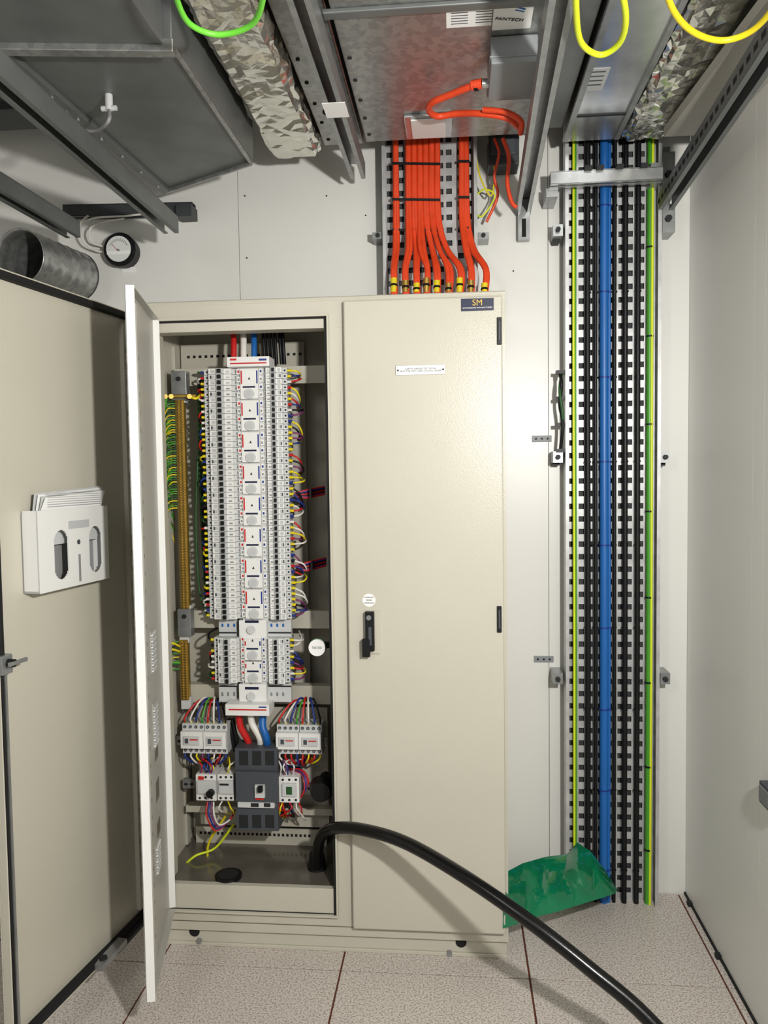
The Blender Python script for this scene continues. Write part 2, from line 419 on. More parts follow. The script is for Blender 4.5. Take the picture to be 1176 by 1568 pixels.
# ------------------------------------------------------------------ distribution chassis with breakers
WCOL=['red','wire_white','dkblue','yellow','black_plastic','red','dkblue','violet']
def breaker_bank(name,pyt,pyb,pl,cl,cr,pr,npole,seed):
    rnd=random.Random(seed); par=empty(name); Yf=.125
    pm=(pyt+pyb)/2
    xa,xb,xc,xd=[X(q,pm,Yf) for q in (pl,cl,cr,pr)]
    z1=Zc(375,pyt,Yf);z0=Zc(375,pyb,Yf);p=(z1-z0)/npole
    mb=MB()
    for side in (0,1):
        for i in range(npole):
            z=z0+i*p; g_=.0007
            o,n=(xa,xb) if side==0 else (xd,xc)
            L=n-o
            def f(q): return o+L*q
            mb.box(f(0),f(1),Yf+.02,Yf+.075,z+g_,z+p-g_,'lt_grey_plastic')
            mb.box(f(.18),f(.86),Yf+.004,Yf+.02,z+g_,z+p-g_,'white_plastic')
            mb.box(f(.42),f(.64),Yf-.004,Yf+.004,z+g_,z+p-g_,'lt_grey_plastic')
            mb.box(f(.47),f(.57),Yf-.012,Yf-.004,z+.003,z+p-.003,'black_plastic')
            mb.box(f(.24),f(.36),Yf+.0032,Yf+.004,z+.004,z+p-.004,'label_grey')
            if i%3==1: mb.box(f(.22),f(.27),Yf+.003,Yf+.0039,z+.004,z+p-.004,'grey_device')
            mb.box(f(.70),f(.80),Yf+.0032,Yf+.004,z+.005,z+p-.009,'wire_grey' if (i//3)%2 else 'label_grey')
            mb.cyl((f(.09),Yf+.0195,z+p/2),(f(.09),Yf+.0202,z+p/2),.0036,'ink',8)
            mb.box(f(.93),f(.97),Yf+.0192,Yf+.020,z+.005,z+p-.005,'wire_grey')
    mb.build('breaker_poles',par)
    mb=MB()
    mb.box(xb+.001,xc-.001,Yf+.018,Yf+.07,z0-.01,z1+.002,'lt_grey_plastic')
    nmod=max(1,round((z1-z0)/.105)); q=(z1-z0)/nmod
    w=xc-xb; cx=(xb+xc)/2
    for i in range(nmod):
        z=z0+i*q
        mb.box(xb+w*.16,xc-w*.16,Yf+.004,Yf+.018,z+.003,z+q-.003,'white_plastic')
        mb.cyl((cx,Yf-.002,z+.020),(cx,Yf+.004,z+.020),.017,'lt_grey_plastic',20)
        mb.cyl((cx,Yf-.003,z+.020),(cx,Yf-.002,z+.020),.012,'label_grey',20)
        mb.box(cx-w*.25,cx+w*.22,Yf+.003,Yf+.004,z+.040,z+.046,'navy')
        mb.box(cx-w*.32,cx-w*.27,Yf+.003,Yf+.004,z+.054,z+q-.01,'red')
        mb.box(cx+w*.27,cx+w*.32,Yf+.003,Yf+.004,z+.054,z+q-.01,'dkblue')
        mb.prism([(cx-.004,Yf+.003,z+.068),(cx+.004,Yf+.003,z+.068),(cx,Yf+.003,z+.077)],(0,.001,0),'ink')
        for s_ in (-1,1):
            for k in range(4):
                zz=z+.008+k*q/4.1
                mb.box(cx+s_*w*.36,cx+s_*w*.5,Yf+.010,Yf+.019,zz,zz+.018,'white_plastic')
                mb.box(cx+s_*w*.39,cx+s_*w*.46,Yf+.0095,Yf+.010,zz+.005,zz+.013,'red' if s_<0 and k%2 else ('dkblue' if k%2 else 'wire_grey'))
    mb.build('busbar_cover',par)
    mb=MB()
    for side,s_ in ((0,-1),(1,1)):
        o=xa if side==0 else xd
        for i in range(npole):
            z=z0+(i+.5)*p
            c='yellow' if rnd.random()<.68 else rnd.choice(['red','black_plastic','dkblue','wire_white'])
            mb.cyl((o-s_*.002,Yf+.030,z),(o+s_*.014,Yf+.028,z),.0048,c,8)
            if rnd.random()<(.97 if side else .8):
                c=rnd.choice(WCOL) if side else rnd.choice(['black_plastic','red','dkgreen','yellow','black_plastic','dkblue','wire_white'])
                if side:
                    g=(i//6)*6+3; zg=z0+g*p; dz=(zg-z)*.8-.02+rnd.uniform(-.01,.01); ou=rnd.uniform(.022,.042)
                else: dz=rnd.uniform(-.045,.03); ou=rnd.uniform(.014,.024)
                mb.tube([(o+s_*.010,Yf+.028,z),(o+s_*ou,Yf+.03,z+dz*.25),(o+s_*(ou+.006),Yf+.06,z+dz*.8),(o+s_*(ou*.4),Yf+.13,z+dz*1.2)],.0033,c,6,4)
    if name.startswith('main'):
        for i in range(14):
            xx=xa-.018-rnd.random()*.03
            mb.tube([(xx,Yf+.1,z1-.02),(xx-.008,Yf+.11,(z0+z1)/2+rnd.uniform(-.2,.2)),(xx,Yf+.12,z0+.02)],.0025,rnd.choice(['dkgreen','green','dkgreen','black_plastic']),6,5)
        for py in (757,868):
            for k in range(7):
                zz=Zc(455,py+k*2-6,Yf+.05); mb.tube([(xd+.012,Yf+.05,zz-.01+k*.003),(xd+.05,Yf+.06,zz),(xd+.11,Yf+.10,zz+.012)],.003,['red','dkblue','black_plastic','red','black_plastic','violet','red'][k],6,4)
            zz=Zc(455,py,Yf+.05); mb.bar((xd+.07,Yf+.05,zz-.012),(xd+.07,Yf+.05,zz+.02),.006,.03,'black_plastic',up=(0,1,0))
    mb.build('tail_wires',par)
    return par,xa,xb,xc,xd,z0,z1
mbk=breaker_bank('main_circuit_breaker_bank',563,949,314,365,405,441,45,1)
sbk=breaker_bank('small_circuit_breaker_bank',978,1047,326,368,406,442,8,2)
mb=MB()
def cbox(pxa,pxb,pya,pyb,ya,yb,mt,m=None):
    m=m or mb; pm=(pya+pyb)/2; xm=(pxa+pxb)/2
    m.box(X(pxa,pm,ya),X(pxb,pm,ya),ya,yb,Zc(xm,pyb,ya),Zc(xm,pya,ya),mt)
cbox(347,412,546,561,.10,.18,'white_plastic'); cbox(352,362,549,552,.098,.1,'red'); cbox(396,408,549,552,.098,.1,'dkblue'); cbox(352,408,555,557,.098,.1,'red')
cbox(345,412,1079,1096,.10,.18,'white_plastic'); cbox(350,408,1086,1088,.098,.1,'red'); cbox(396,408,1082,1084,.098,.1,'dkblue')
for a,b in ((335,362),(410,446)):
    cbox(a,b,938,977,.17,.19,'lt_grey_plastic'); cbox(a,b,1046,1075,.17,.19,'lt_grey_plastic')
    for k in range(3):
        cbox(a+4+k*9,a+7+k*9,955,960,.168,.17,'blue'); cbox(a+4+k*9,a+7+k*9,1060,1066,.168,.17,'zinc')
    cbox(a,b,968,970,.166,.17,'zinc_dark'); cbox(a,b,1050,1052,.166,.17,'zinc_dark')
cbox(366,408,950,978,.14,.19,'white_plastic'); cbox(366,408,1048,1080,.14,.19,'white_plastic')
for y in (964,1066):
    p=C(385,y,.14); mb.cyl((p.x,.13,p.z),(p.x,.14,p.z),.014,'lt_grey_plastic',20); cbox(375,396,y-14,y-10,.138,.14,'navy')
mb.build('busbar_end_cover',bevel=.001)
mb=MB()
for px,c,r in ((358,'red',.010),(373,'wire_white',.011),(389,'blue',.010)):
    mb.tube([C(px,550,.16),C(px,525,.17),C(px-1,500,.19),C(px-1,485,.2)],r,c,12)
for px in (404,410,416,422,429,434):
    mb.tube([C(px+2,558,.22),C(px,530,.21),C(px-2,500,.22),C(px-2,485,.22)],.006,'black_plastic',8)
mb.tube([C(366,1092,.16),C(368,1112,.16),C(380,1135,.17),C(382,1150,.18)],.012,'red',12)
mb.tube([C(384,1092,.15),C(386,1108,.15),C(398,1130,.15),C(398,1150,.18)],.012,'wire_white',12)
mb.tube([C(403,1092,.16),C(402,1112,.14),C(408,1130,.14),C(410,1150,.18)],.013,'blue',12)
for px in (350,356): mb.tube([C(px,1100,.2),C(px+4,1120,.19),C(px+10,1150,.2)],.007,'black_plastic',8)
mb.build('phase_tail_cables')

def earth_bar(pya,pyb,px,name,nw):
    par=empty(name); mb=MB(); Y=.17
    pm=(pya+pyb)/2; xa=X(px-6.5,pm,Y);xb=X(px+6.5,pm,Y);z1=Zc(px,pya,Y);z0=Zc(px,pyb,Y)
    mb.box(xa,xb,Y,Y+.02,z0,z1,'brass'); n=int((z1-z0)/.0095)
    for k in range(n):
        z=z0+(k+.5)*.0095
        for q in (.3,.72):
            mb.cyl((xa+(xb-xa)*q,Y-.006,z),(xa+(xb-xa)*q,Y,z),.0034,'brass',8)
            mb.cyl((xa+(xb-xa)*q,Y-.0063,z),(xa+(xb-xa)*q,Y-.006,z),.0018,'ink',6)
    for z in (z1+.012,z0-.012): mb.box(xa,xb+.004,Y+.004,Y+.03,z-.022,z+.022,'lt_grey_plastic')
    mb.build('bar',par)
    mb=MB(); rnd=random.Random(nw)
    for k in range(nw):
        z=z1-(z1-z0)*(k+.5)/nw*.52-.0
        g=(k//5)*5; zz=z1-(z1-z0)*(g+5)/nw*.52-.09
        mb.tube([(xa+.002,Y+.01,z),(xa-.022-rnd.random()*.01,Y-.0,z-.004),(xa-.045-rnd.random()*.008,Y+.02,z-.035-rnd.random()*.02),(xa-.04,Y+.07,zz)],.0024,rnd.choice(['green','dkgreen','green','dkgreen','yellow']),6,5)
    mb.build('earth_wires',par)
    return xa,xb,z0,z1
eb1=earth_bar(612,932,279,'earth_terminal_bar',46)
eb2=earth_bar(980,1072,282,'earth_terminal_bar.001',8)
mb=MB()
cbox(262,285,568,612,.16,.20,'zinc'); p=C(273,580,.158); mb.cyl((p.x,.155,p.z),(p.x,.16,p.z),.008,'ink',12)
cbox(272,292,933,975,.16,.20,'zinc'); p=C(282,944,.158); mb.cyl((p.x,.155,p.z),(p.x,.16,p.z),.008,'zinc_dark',12)
mb.cyl(C(253,607,.13),C(300,606,.15),.006,'brass',10)
for a in (253,262,290): mb.cyl(C(a,607,.12),C(a,607,.15),.009,'brass',6)
mb.build('earth_bar_bracket',bevel=.001)
mb=MB()
mb.tube([C(256,605,.14),C(249,640,.15),C(250,690,.17),C(262,740,.2)],.005,'green',8); 
mb.tube([C(290,607,.14),C(300,610,.14),C(307,605,.17)],.005,'yellow',8)
mb.tube([C(276,990,.17),C(262,985,.13),C(258,1000,.17)],.004,'yellow',8)
mb.tube([C(276,998,.17),C(262,995,.13),C(258,1010,.17)],.004,'yellow',8)
mb.tube([C(276,1015,.17),C(258,1018,.15),C(262,1050,.2)],.004,'green',8)
mb.tube([C(318,1320,.2),C(318,1335,.2)],.012,'yellow',8)
mb.tube([C(318,1322,.2),C(320,1290,.2),C(345,1250,.2)],.0045,'yellow',8)
mb.tube([C(282,1325,.15),C(300,1310,.16),C(330,1298,.2),C(358,1262,.2)],.0045,'lime',8)
mb.tube([C(258,1330,.1),C(254,1300,.1),C(262,1262,.12)],.0045,'yellow',8)
mb.tube([C(303,700,.2),C(300,800,.2),C(305,900,.2),C(318,945,.2)],.004,'dkgreen',8)
mb.build('earth_wire_loom')

def contactor(pxa,pxb,pya,pyb,seed,name='contactor'):
    par=empty(name); rnd=random.Random(seed); mb=MB(); Y=.13
    pm=(pya+pyb)/2; xa=X(pxa,pm,Y);xb=X(pxb,pm,Y);z1=Zc(pxa/2+pxb/2,pya,Y);z0=Zc(pxa/2+pxb/2,pyb,Y);w=xb-xa;h=z1-z0
    for k in (0,1):
        a=xa+w*.5*k+.001;b=xa+w*.5*(k+1)-.001
        mb.box(a,b,Y+.02,Y+.09,z0,z1,'lt_grey_plastic')
        mb.box(a,b,Y,Y+.02,z0+h*.22,z1-h*.22,'white_plastic')
        mb.box(a+.012,b-.012,Y-.006,Y,z0+h*.36,z1-h*.36,'lt_grey_plastic')
        mb.box(a+.018,a+.03,Y-.008,Y-.006,z0+h*.42,z1-h*.42,'grey_device')
        mb.box(a+.035,b-.016,Y-.007,Y-.006,z0+h*.52,z0+h*.56,'red')
        for q in range(4):
            xx=a+(b-a)*(q+.5)/4
            for zz in (z0+h*.11,z1-h*.11):
                mb.cyl((xx,Y+.018,zz),(xx,Y+.02,zz),.0055,'ink',10)
                mb.cyl((xx,Y+.017,zz),(xx,Y+.018,zz),.0035,'zinc',10)
    mb.build('body',par,bevel=.001)
    mb=MB()
    for q in range(8):
        xx=xa+w*(q+.5)/8; c=['red','wire_white','dkblue','green','red','wire_white','dkblue','black_plastic'][q]
        mb.tube([(xx,Y+.03,z1-.002),(xx+.003,Y+.02,z1+.025),(xx+(xa+w/2-xx)*.5+.01,Y+.06,z1+.07+rnd.random()*.015),(xa+w*.6,Y+.12,z1+.05)],.0034,c,7)
        c=rnd.choice(WCOL)
        mb.tube([(xx,Y+.03,z0+.002),(xx,Y+.02,z0-.014),(xx+(xa+w/2-xx)*.5,Y+.05,z0-.04-rnd.random()*.012),(xa+w*.6+rnd.random()*.02,Y+.12,z0-.03)],.0034,c,7)
        mb.cyl((xx,Y+.03,z1-.004),(xx,Y+.028,z1+.006),.0045,'yellow' if q%3 else 'green',8)
    mb.build('wires',par)
contactor(276,346,1111,1157,3); contactor(422,492,1113,1158,4,'contactor.001')
mb=MB()
for a,b,y0,y1 in ((270,350,1128,1142),(418,500,1128,1142),(280,362,1194,1208),(424,486,1200,1216)):
    cbox(a,b,y0,y1,.20,.215,'zinc'); 
    for k in range(int((b-a)/9)): cbox(a+2+k*9,a+7+k*9,(y0+y1)/2-1.5,(y0+y1)/2+1.5,.198,.2,'dark_gap')
mb.build('din_rail')
mb=MB()
cbox(300,331,1186,1226,.13,.20,'white_plastic'); cbox(333,358,1186,1226,.13,.20,'white_plastic'); cbox(302,330,1196,1216,.12,.13,'lt_grey_plastic'); cbox(335,357,1196,1216,.12,.13,'lt_grey_plastic')
p=C(322,1215,.11); mb.cyl((p.x,.10,p.z),(p.x,.12,p.z),.013,'black_plastic',16)
cbox(303,312,1189,1194,.128,.13,'red'); cbox(336,350,1200,1203,.118,.12,'ink')
for a in (306,315,324,338,346,354):
    for yy in (1190,1222): p=C(a,yy,.13); mb.cyl((p.x,.129,p.z),(p.x,.13,p.z),.0045,'ink',10)
mb.build('control_relay',bevel=.001)
mb=MB()
cbox(427,458,1190,1229,.13,.20,'white_plastic'); cbox(432,453,1200,1220,.12,.13,'lt_grey_plastic'); cbox(438,447,1205,1217,.118,.12,'dkgreen')
for a in (433,443,453):
    for yy in (1194,1225): p=C(a,yy,.13); mb.cyl((p.x,.129,p.z),(p.x,.13,p.z),.0045,'ink',10)
mb.build('time_switch',bevel=.001)
mb=MB(); rnd=random.Random(11)
for k in range(26):
    px=rnd.choice([rnd.uniform(303,356),rnd.uniform(428,460)])
    py=rnd.choice([1186,1226]); s=-1 if py==1186 else 1
    mb.tube([C(px,py,.15),C(px+rnd.uniform(-6,6),py+s*12,.13),C(px+rnd.uniform(-16,16),py+s*rnd.uniform(16,30),.17),C(px+rnd.uniform(-10,22),py+s*rnd.uniform(5,25),.24)],.003,rnd.choice(WCOL),6)
for k in range(4):
    mb.tube([C(318+k*3,1228,.15),C(316+k*4,1248,.13),C(330+k*2,1272-k*3,.14),C(352,1255,.16),C(360,1240,.2)],.0032,['red','dkblue','violet','wire_white'][k],6)
    mb.tube([C(455,1228,.16),C(466+k*2,1210-k*4,.14),C(462,1185-k*2,.16),C(440,1178,.2)],.0032,['red','dkblue','violet','red'][k],6)
mb.build('control_wiring')
par=empty('moulded_case_switch'); mb=MB()
cbox(361,425,1146,1272,.115,.20,'grey_device'); cbox(361,425,1182,1228,.10,.115,'grey_device')
for k in range(3):
    cbox(366+k*20,380+k*20,1150,1172,.1145,.115,'zinc_dark'); cbox(366+k*20,380+k*20,1248,1268,.1145,.115,'zinc_dark')
cbox(390,405,1203,1222,.088,.10,'lt_grey_plastic'); cbox(394,401,1206,1214,.07,.088,'black_plastic'); cbox(391,404,1222,1225,.098,.1,'red')
cbox(364,420,1229,1237,.098,.115,'lt_grey_plastic'); cbox(384,396,1230,1236,.097,.098,'ink')
cbox(404,414,1230,1236,.097,.098,'ink')
mb.build('body',par,bevel=.002)
mb=MB(); p=C(486,991,.06); mb.cyl((p.x,.05,p.z),(p.x,.065,p.z),.028,'label_white',32); mb.cyl((p.x,.062,p.z),(p.x,.068,p.z),.030,'dkgreen',32); mb.cyl((p.x,.066,p.z),(p.x,.12,p.z),.01,'zinc')
mb.bar((p.x,.10,p.z),(ox1+.01,.10,p.z),.02,.02,'black_plastic')
mb.build('round_tag',bevel=.001)
text('TESTED',(p.x,.0495,p.z),.010,'dkgreen',None,name='tag_lettering').parent=bpy.data.objects['round_tag']
mb=MB(); p=C(491,1212,.1); mb.cyl((p.x,.09,p.z),(p.x,.13,p.z),.034,'black_plastic',24,r1=.045); mb.cyl((p.x,.13,p.z),(p.x,.22,p.z),.024,'black_plastic',20)
mb.cyl((p.x-.035,.14,p.z),(p.x,.14,p.z),.012,'grey_device'); mb.build('rotary_handle_coupling',bevel=.002)

# ------------------------------------------------------------------ heavy black cable
mb=MB()
pts=[C(486,1348,.14),C(486,1310,.11),C(492,1280,.04),C(514,1268,-.05),C(558,1271,-.13),C(620,1290,-.21),C(700,1335,-.31),C(800,1403,-.41),C(900,1481,-.49),C(1000,1568,-.56)]
pts+=[Vector((.66,-.68,.04)),Vector((.72,-.95,.022)),Vector((.6,-1.4,.022))]
mb.tube(pts,.0195,'black_rubber',20,10)
p=pts[0]; mb.cyl((p.x,p.y,oz0-.006),(p.x,p.y,oz0+.05),.034,'black_plastic',20,r1=.024)
mb.build('heavy_power_cable')

# ------------------------------------------------------------------ cable trays
def tray(name,xa,xb,z0,z1,yb=.40,dep=.05,bars=9):
    mb=MB(); T='tray_zinc'
    mb.box(xa,xa+.003,yb-dep,yb,z0,z1,T);mb.box(xb-.003,xb,yb-dep,yb,z0,z1,T)
    mb.box(xa,xa+.012,yb-dep-.003,yb-dep,z0,z1,T);mb.box(xb-.012,xb,yb-dep-.003,yb-dep,z0,z1,T)
    P=.046; n=int((z1-z0)/P)
    for k in range(n):
        z=z0+k*P; mb.box(xa+.003,xb-.003,yb-.004,yb,z,z+.026,T)
        for j in range(bars+1):
            xx=xa+.008+(xb-xa-.016)*j/bars
            hw=.010 if j%2 else .005
            mb.box(max(xx-hw,xa+.003),min(xx+hw,xb-.003),yb-.004,yb,z+.026,z+P,T)
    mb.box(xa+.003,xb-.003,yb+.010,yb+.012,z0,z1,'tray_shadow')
    return mb
YT=.40
ta=X(866,800,.35);tb=X(1011,800,.35)
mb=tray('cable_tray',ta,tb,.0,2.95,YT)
for py in (355,700,1037):
    for px,s in ((853,1),(1016,-1)):
        if py==355 and s==-1: continue
        p=C(px,py,.38); mb.box(p.x-.016,p.x+.018,.36,.449,p.z-.02,p.z+.02,'zinc'); mb.cyl((p.x,.345,p.z),(p.x,.36,p.z),.009,'zinc_dark',6)
        mb.box(p.x-.012,p.x+.012,.40,.449,p.z-.03,p.z+.01,'zinc_dark')
mb.build('cable_tray')
def vcable(mb,px,mt,w,z0=.0,z1=2.95,Y=.375):
    x=X(px,800,Y); mb.tube([(x,Y,z0),(x+.001,Y,1.0),(x-.001,Y,2.0),(x,Y,z1)],w/2,mt,12,4); return x
for nm,lst in (('black_power_cables',((900,'black_plastic',.020),(912,'black_plastic',.015),(941,'black_plastic',.013),(957,'black_plastic',.019),(976,'black_plastic',.019))),
               ('blue_power_cable',((925,'blue',.032),(932.5,'blue',.014)))):
    mb=MB()
    for px,c,w in lst:
        x=vcable(mb,px,c,w)
    zz=.12
    while zz<2.6:
        for px,c,w in lst:
            x=X(px,800,.375); mb.cyl((x,.375,zz),(x,.375,zz+.005),w/2+.002,'black_plastic' if c!='blue' else 'dkblue',12)
        zz+=.30
    mb.build(nm)
mb=MB()
vcable(mb,994,'green',.022); vcable(mb,997.5,'lime',.010,Y=.367); vcable(mb,879,'lime',.010); vcable(mb,882,'green',.006,Y=.371)
zz=.2
while zz<2.6:
    x=X(994,800,.375); mb.cyl((x,.374,zz),(x,.374,zz+.006),.013,'black_plastic',12); zz+=.31
mb.build('earth_cable')
mb=MB()
mb.tube([C(857,570,.36),C(860,590,.34),C(857,620,.36),C(862,650,.34),C(858,690,.36)],.006,'black_plastic',8)
mb.tube([C(860,570,.37),C(857,600,.34),C(862,640,.34),C(858,685,.37)],.005,'dkgreen',8)
for py in (570,610,650,690): p=C(856,py,.36); mb.box(p.x-.01,p.x+.02,.35,.38,p.z-.006,p.z+.006,'black_plastic')
mb.build('flexible_conduit')
for i,py in enumerate((672,1010)):
    mb=MB(); a=C(815 if i==0 else 818,py,.44);b=C(845 if i==0 else 848,py,.44); mb.box(a.x,b.x,.446,.45,a.z-.012,a.z+.012,'grey_jbox')
    for q in (.2,.5,.8): mb.cyl((a.x+(b.x-a.x)*q,.444,a.z),(a.x+(b.x-a.x)*q,.446,a.z),.004,'zinc_dark',10)
    mb.build('wall_fixing_plate',bevel=.001)

ua_=X(586,330,.36);ub_=X(731,330,.36)
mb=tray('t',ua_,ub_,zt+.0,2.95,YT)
for px in (579,740):
    p=C(px,362,.38); mb.box(p.x-.02,p.x+.02,.37,.449,p.z-.012,p.z+.012,'zinc'); mb.cyl((p.x,.36,p.z),(p.x,.37,p.z),.008,'zinc_dark',6)
mb.build('cable_tray.001')
mb=MB(); rnd=random.Random(5)
bots=[602,620,637,652,668,686,703,720,741]
tops=[605,624,633,642,651,660,669,706,713]
for i,(a,b) in enumerate(zip(tops,bots)):
    for o in (0,3.5):
        j=rnd.uniform(-3,3)
        mb.tube([C(a+o*.5,130,.36),C(a+o*.5,230,.36),C(a+o,330,.355),C((a*.6+b*.4)+o+j,380,.335-.02*(i%2)),C(b+o-j*.5,412,.28),C(b+o,447,.26),C(b+o,447,.26)+Vector((0,0,-.03))],.0085,'orange',10,5)
    q0=C(b+1,426+(i%3)*4,.262); q1=C(b+1,448,.26); mb.cyl(q0,q1,.0115,'brass' if i%2 else 'yellow',12)
    mb.cyl(C(b+1,436+(i%3)*3,.262),C(b+1,439+(i%3)*3,.26),.013,'black_plastic',12)
for py in (250,305,352):
    mb.bar(C(600,py,.345),C(674,py+1,.345),.004,.008,'black_plastic'); mb.bar(C(701,py-3,.345),C(719,py-3,.345),.004,.008,'black_plastic')
mb.build('orange_fire_cables')
mb=MB()
mb.tube([C(757,212,.3),C(764,235,.3),C(757,270,.33),C(762,300,.35),C(745,340,.37)],.005,'orange',8)
mb.tube([C(770,212,.2),C(779,240,.2),C(777,280,.2),C(783,308,.2),C(791,318,.2)],.007,'orange',8)
mb.build('orange_lead')
mb=MB()
mb.tube([C(728,230,.37),C(735,270,.35),C(752,300,.35),C(757,260,.35),C(748,215,.35)],.003,'yellow',8)
mb.tube([C(728,300,.37),C(742,290,.35),C(758,300,.35),C(740,330,.36),C(728,328,.37)],.003,'lime',8)
mb.build('earth_lead')
mb=MB(); cbox(748,795,206,252,.34,.44,'galv_dark'); cbox(752,790,210,236,.33,.34,'grey_device'); mb.build('terminal_box',bevel=.003)

# ------------------------------------------------------------------ ductwork overhead
ZF=2.70
pL=H(560,216,ZF);pR=H(822,206,ZF); yF=(pL.y+pR.y)/2
fan=empty('inline_fan_box'); mb=MB()
mb.box(pL.x,pR.x,-.95,yF,ZF,CZ,'galv')
yy=H(650,14,ZF).y
mb.box(pL.x-.02,pR.x+.02,yy-.03,yy,ZF-.012,ZF+.0,'galv_dull')
for q in (.03,.97):
    x=pL.x+(pR.x-pL.x)*q
    for k in range(5): mb.cyl((x,yF-.06-k*.12,ZF-.003),(x,yF-.06-k*.12,ZF),.006,'zinc_dark',8)
mb.build('casing',fan,bevel=.003)
def lab(mb,pa,pb,mt,Z=ZF):
    a=H(*pa,Z);b=H(*pb,Z); mb.box(a.x,b.x,a.y,b.y,Z-.0015,Z-.0002,mt); return a,b
mb=MB(); lab(mb,(757,3),(812,42),'label_white'); lab(mb,(683,12),(752,38),'label_white')
pz=H(797,12,ZF); mb.bar((pz.x-.01,pz.y-.008,ZF-.0018),(pz.x+.012,pz.y+.004,ZF-.0018),.006,.0006,'blue'); mb.bar((pz.x-.012,pz.y+.004,ZF-.0018),(pz.x+.010,pz.y+.014,ZF-.0018),.004,.0006,'blue')
a,b=H(688,14,ZF),H(748,35,ZF)
for k in range(6):
    for s in (0,1): mb.box(a.x+.004+s*.06,a.x+.045+s*.06,a.y+(b.y-a.y)*(k+.2)/6,a.y+(b.y-a.y)*(k+.45)/6,ZF-.002,ZF-.0016,'grey_device')
mb.build('labels',fan)
p=H(780,28,ZF); text('FANTECH',(p.x,p.y,ZF-.003),.016,'ink',fan,rot=(math.pi,0,math.radians(12)),name='label_text')
mb=MB(); a=H(618,175,ZF);b=H(692,205,ZF); mb.box(a.x,b.x,a.y,b.y,ZF-.010,ZF-.0,'stainless'); mb.box(a.x+.02,b.x-.02,a.y+.012,b.y-.012,ZF-.016,ZF-.010,'white_plastic')
mb.build('inspection_plate',fan,bevel=.004)
mb=MB(); ZJ=ZF-.07; a=H(752,98,ZJ);b=H(812,152,ZJ)
mb.box(a.x,b.x,a.y,b.y,ZJ,ZF-.002,'grey_jbox'); mb.box(a.x-.004,b.x+.004,a.y-.004,b.y+.004,ZJ+.014,ZJ+.02,'grey_jbox')
mb.build('junction_box',bevel=.005)
mb=MB()
c0=H(738,128,ZJ+.02); mb.cyl(c0,Vector((a.x,c0.y,c0.z)),.012,'stainless',12); mb.cyl(H(722,131,ZJ+.02),c0,.013,'orange',12); mb.cyl(H(726,131,ZJ+.02),H(732,130,ZJ+.02),.015,'black_plastic',12)
mb.tube([H(724,131,ZJ+.02),H(690,145,ZJ+.02),H(664,156,ZJ+.02),H(656,168,ZJ+.02),H(670,178,ZJ+.02),H(700,174,ZJ+.02),H(735,174,ZJ),H(775,180,ZJ-.02),H(795,195,ZJ-.03)],.0095,'orange',10,8)
mb.tube([H(740,168,ZJ-.0),H(775,172,ZJ-.02),H(798,186,ZJ-.04),H(797,205,ZJ-.06)],.008,'orange',10,6)
mb.build('orange_flexible_conduit')

mb=MB(); b=pL.x-.014; a_=b-.135; yR=H(520,222,2.72).y
mb.box(a_,b,-.95,yR,2.72,CZ,'galv')
for k in range(5):
    mb.cyl((a_+.02,yR-.05-k*.13,2.717),(a_+.02,yR-.05-k*.13,2.72),.006,'dark_gap',8)
mb.cyl((a_+.05,yR-.25,2.716),(a_+.05,yR-.25,2.72),.016,'dark_gap',12)
mb.box(b-.05,b-.02,yR-.10,yR-.03,2.712,2.72,'zinc_dark'); mb.box(b-.05,b-.02,yR-.46,yR-.38,2.712,2.72,'zinc_dark')
mb.build('rectangular_duct',bevel=.003)
mb=MB(); a=H(863,217,2.71);b=H(942,217,2.71); mb.box(a.x,b.x,-.95,a.y,2.71,CZ,'stainless')
mb.box(a.x-.006,a.x+.012,-.95,a.y-.02,2.70,2.712,'zinc'); mb.box(b.x-.012,b.x+.004,-.95,a.y-.02,2.70,2.712,'zinc')
q=H(918,120,2.71); mb.box(q.x-.045,q.x+.02,q.y-.06,q.y+.07,2.7085,2.7098,'label_grey')
for k in range(4): mb.box(q.x-.035,q.x+.01,q.y-.045+k*.025,q.y-.038+k*.025,2.708,2.7086,'grey_device')
mb.box(a.x,b.x,a.y-.20,a.y-.19,2.706,2.71,'zinc_dark')
mb.build('silver_duct',bevel=.002)
mb=MB(); mb.box(pR.x+.006,a.x-.012,-.95,yF+.05,2.735,CZ,'galv_dull'); mb.build('filler_duct',bevel=.002)

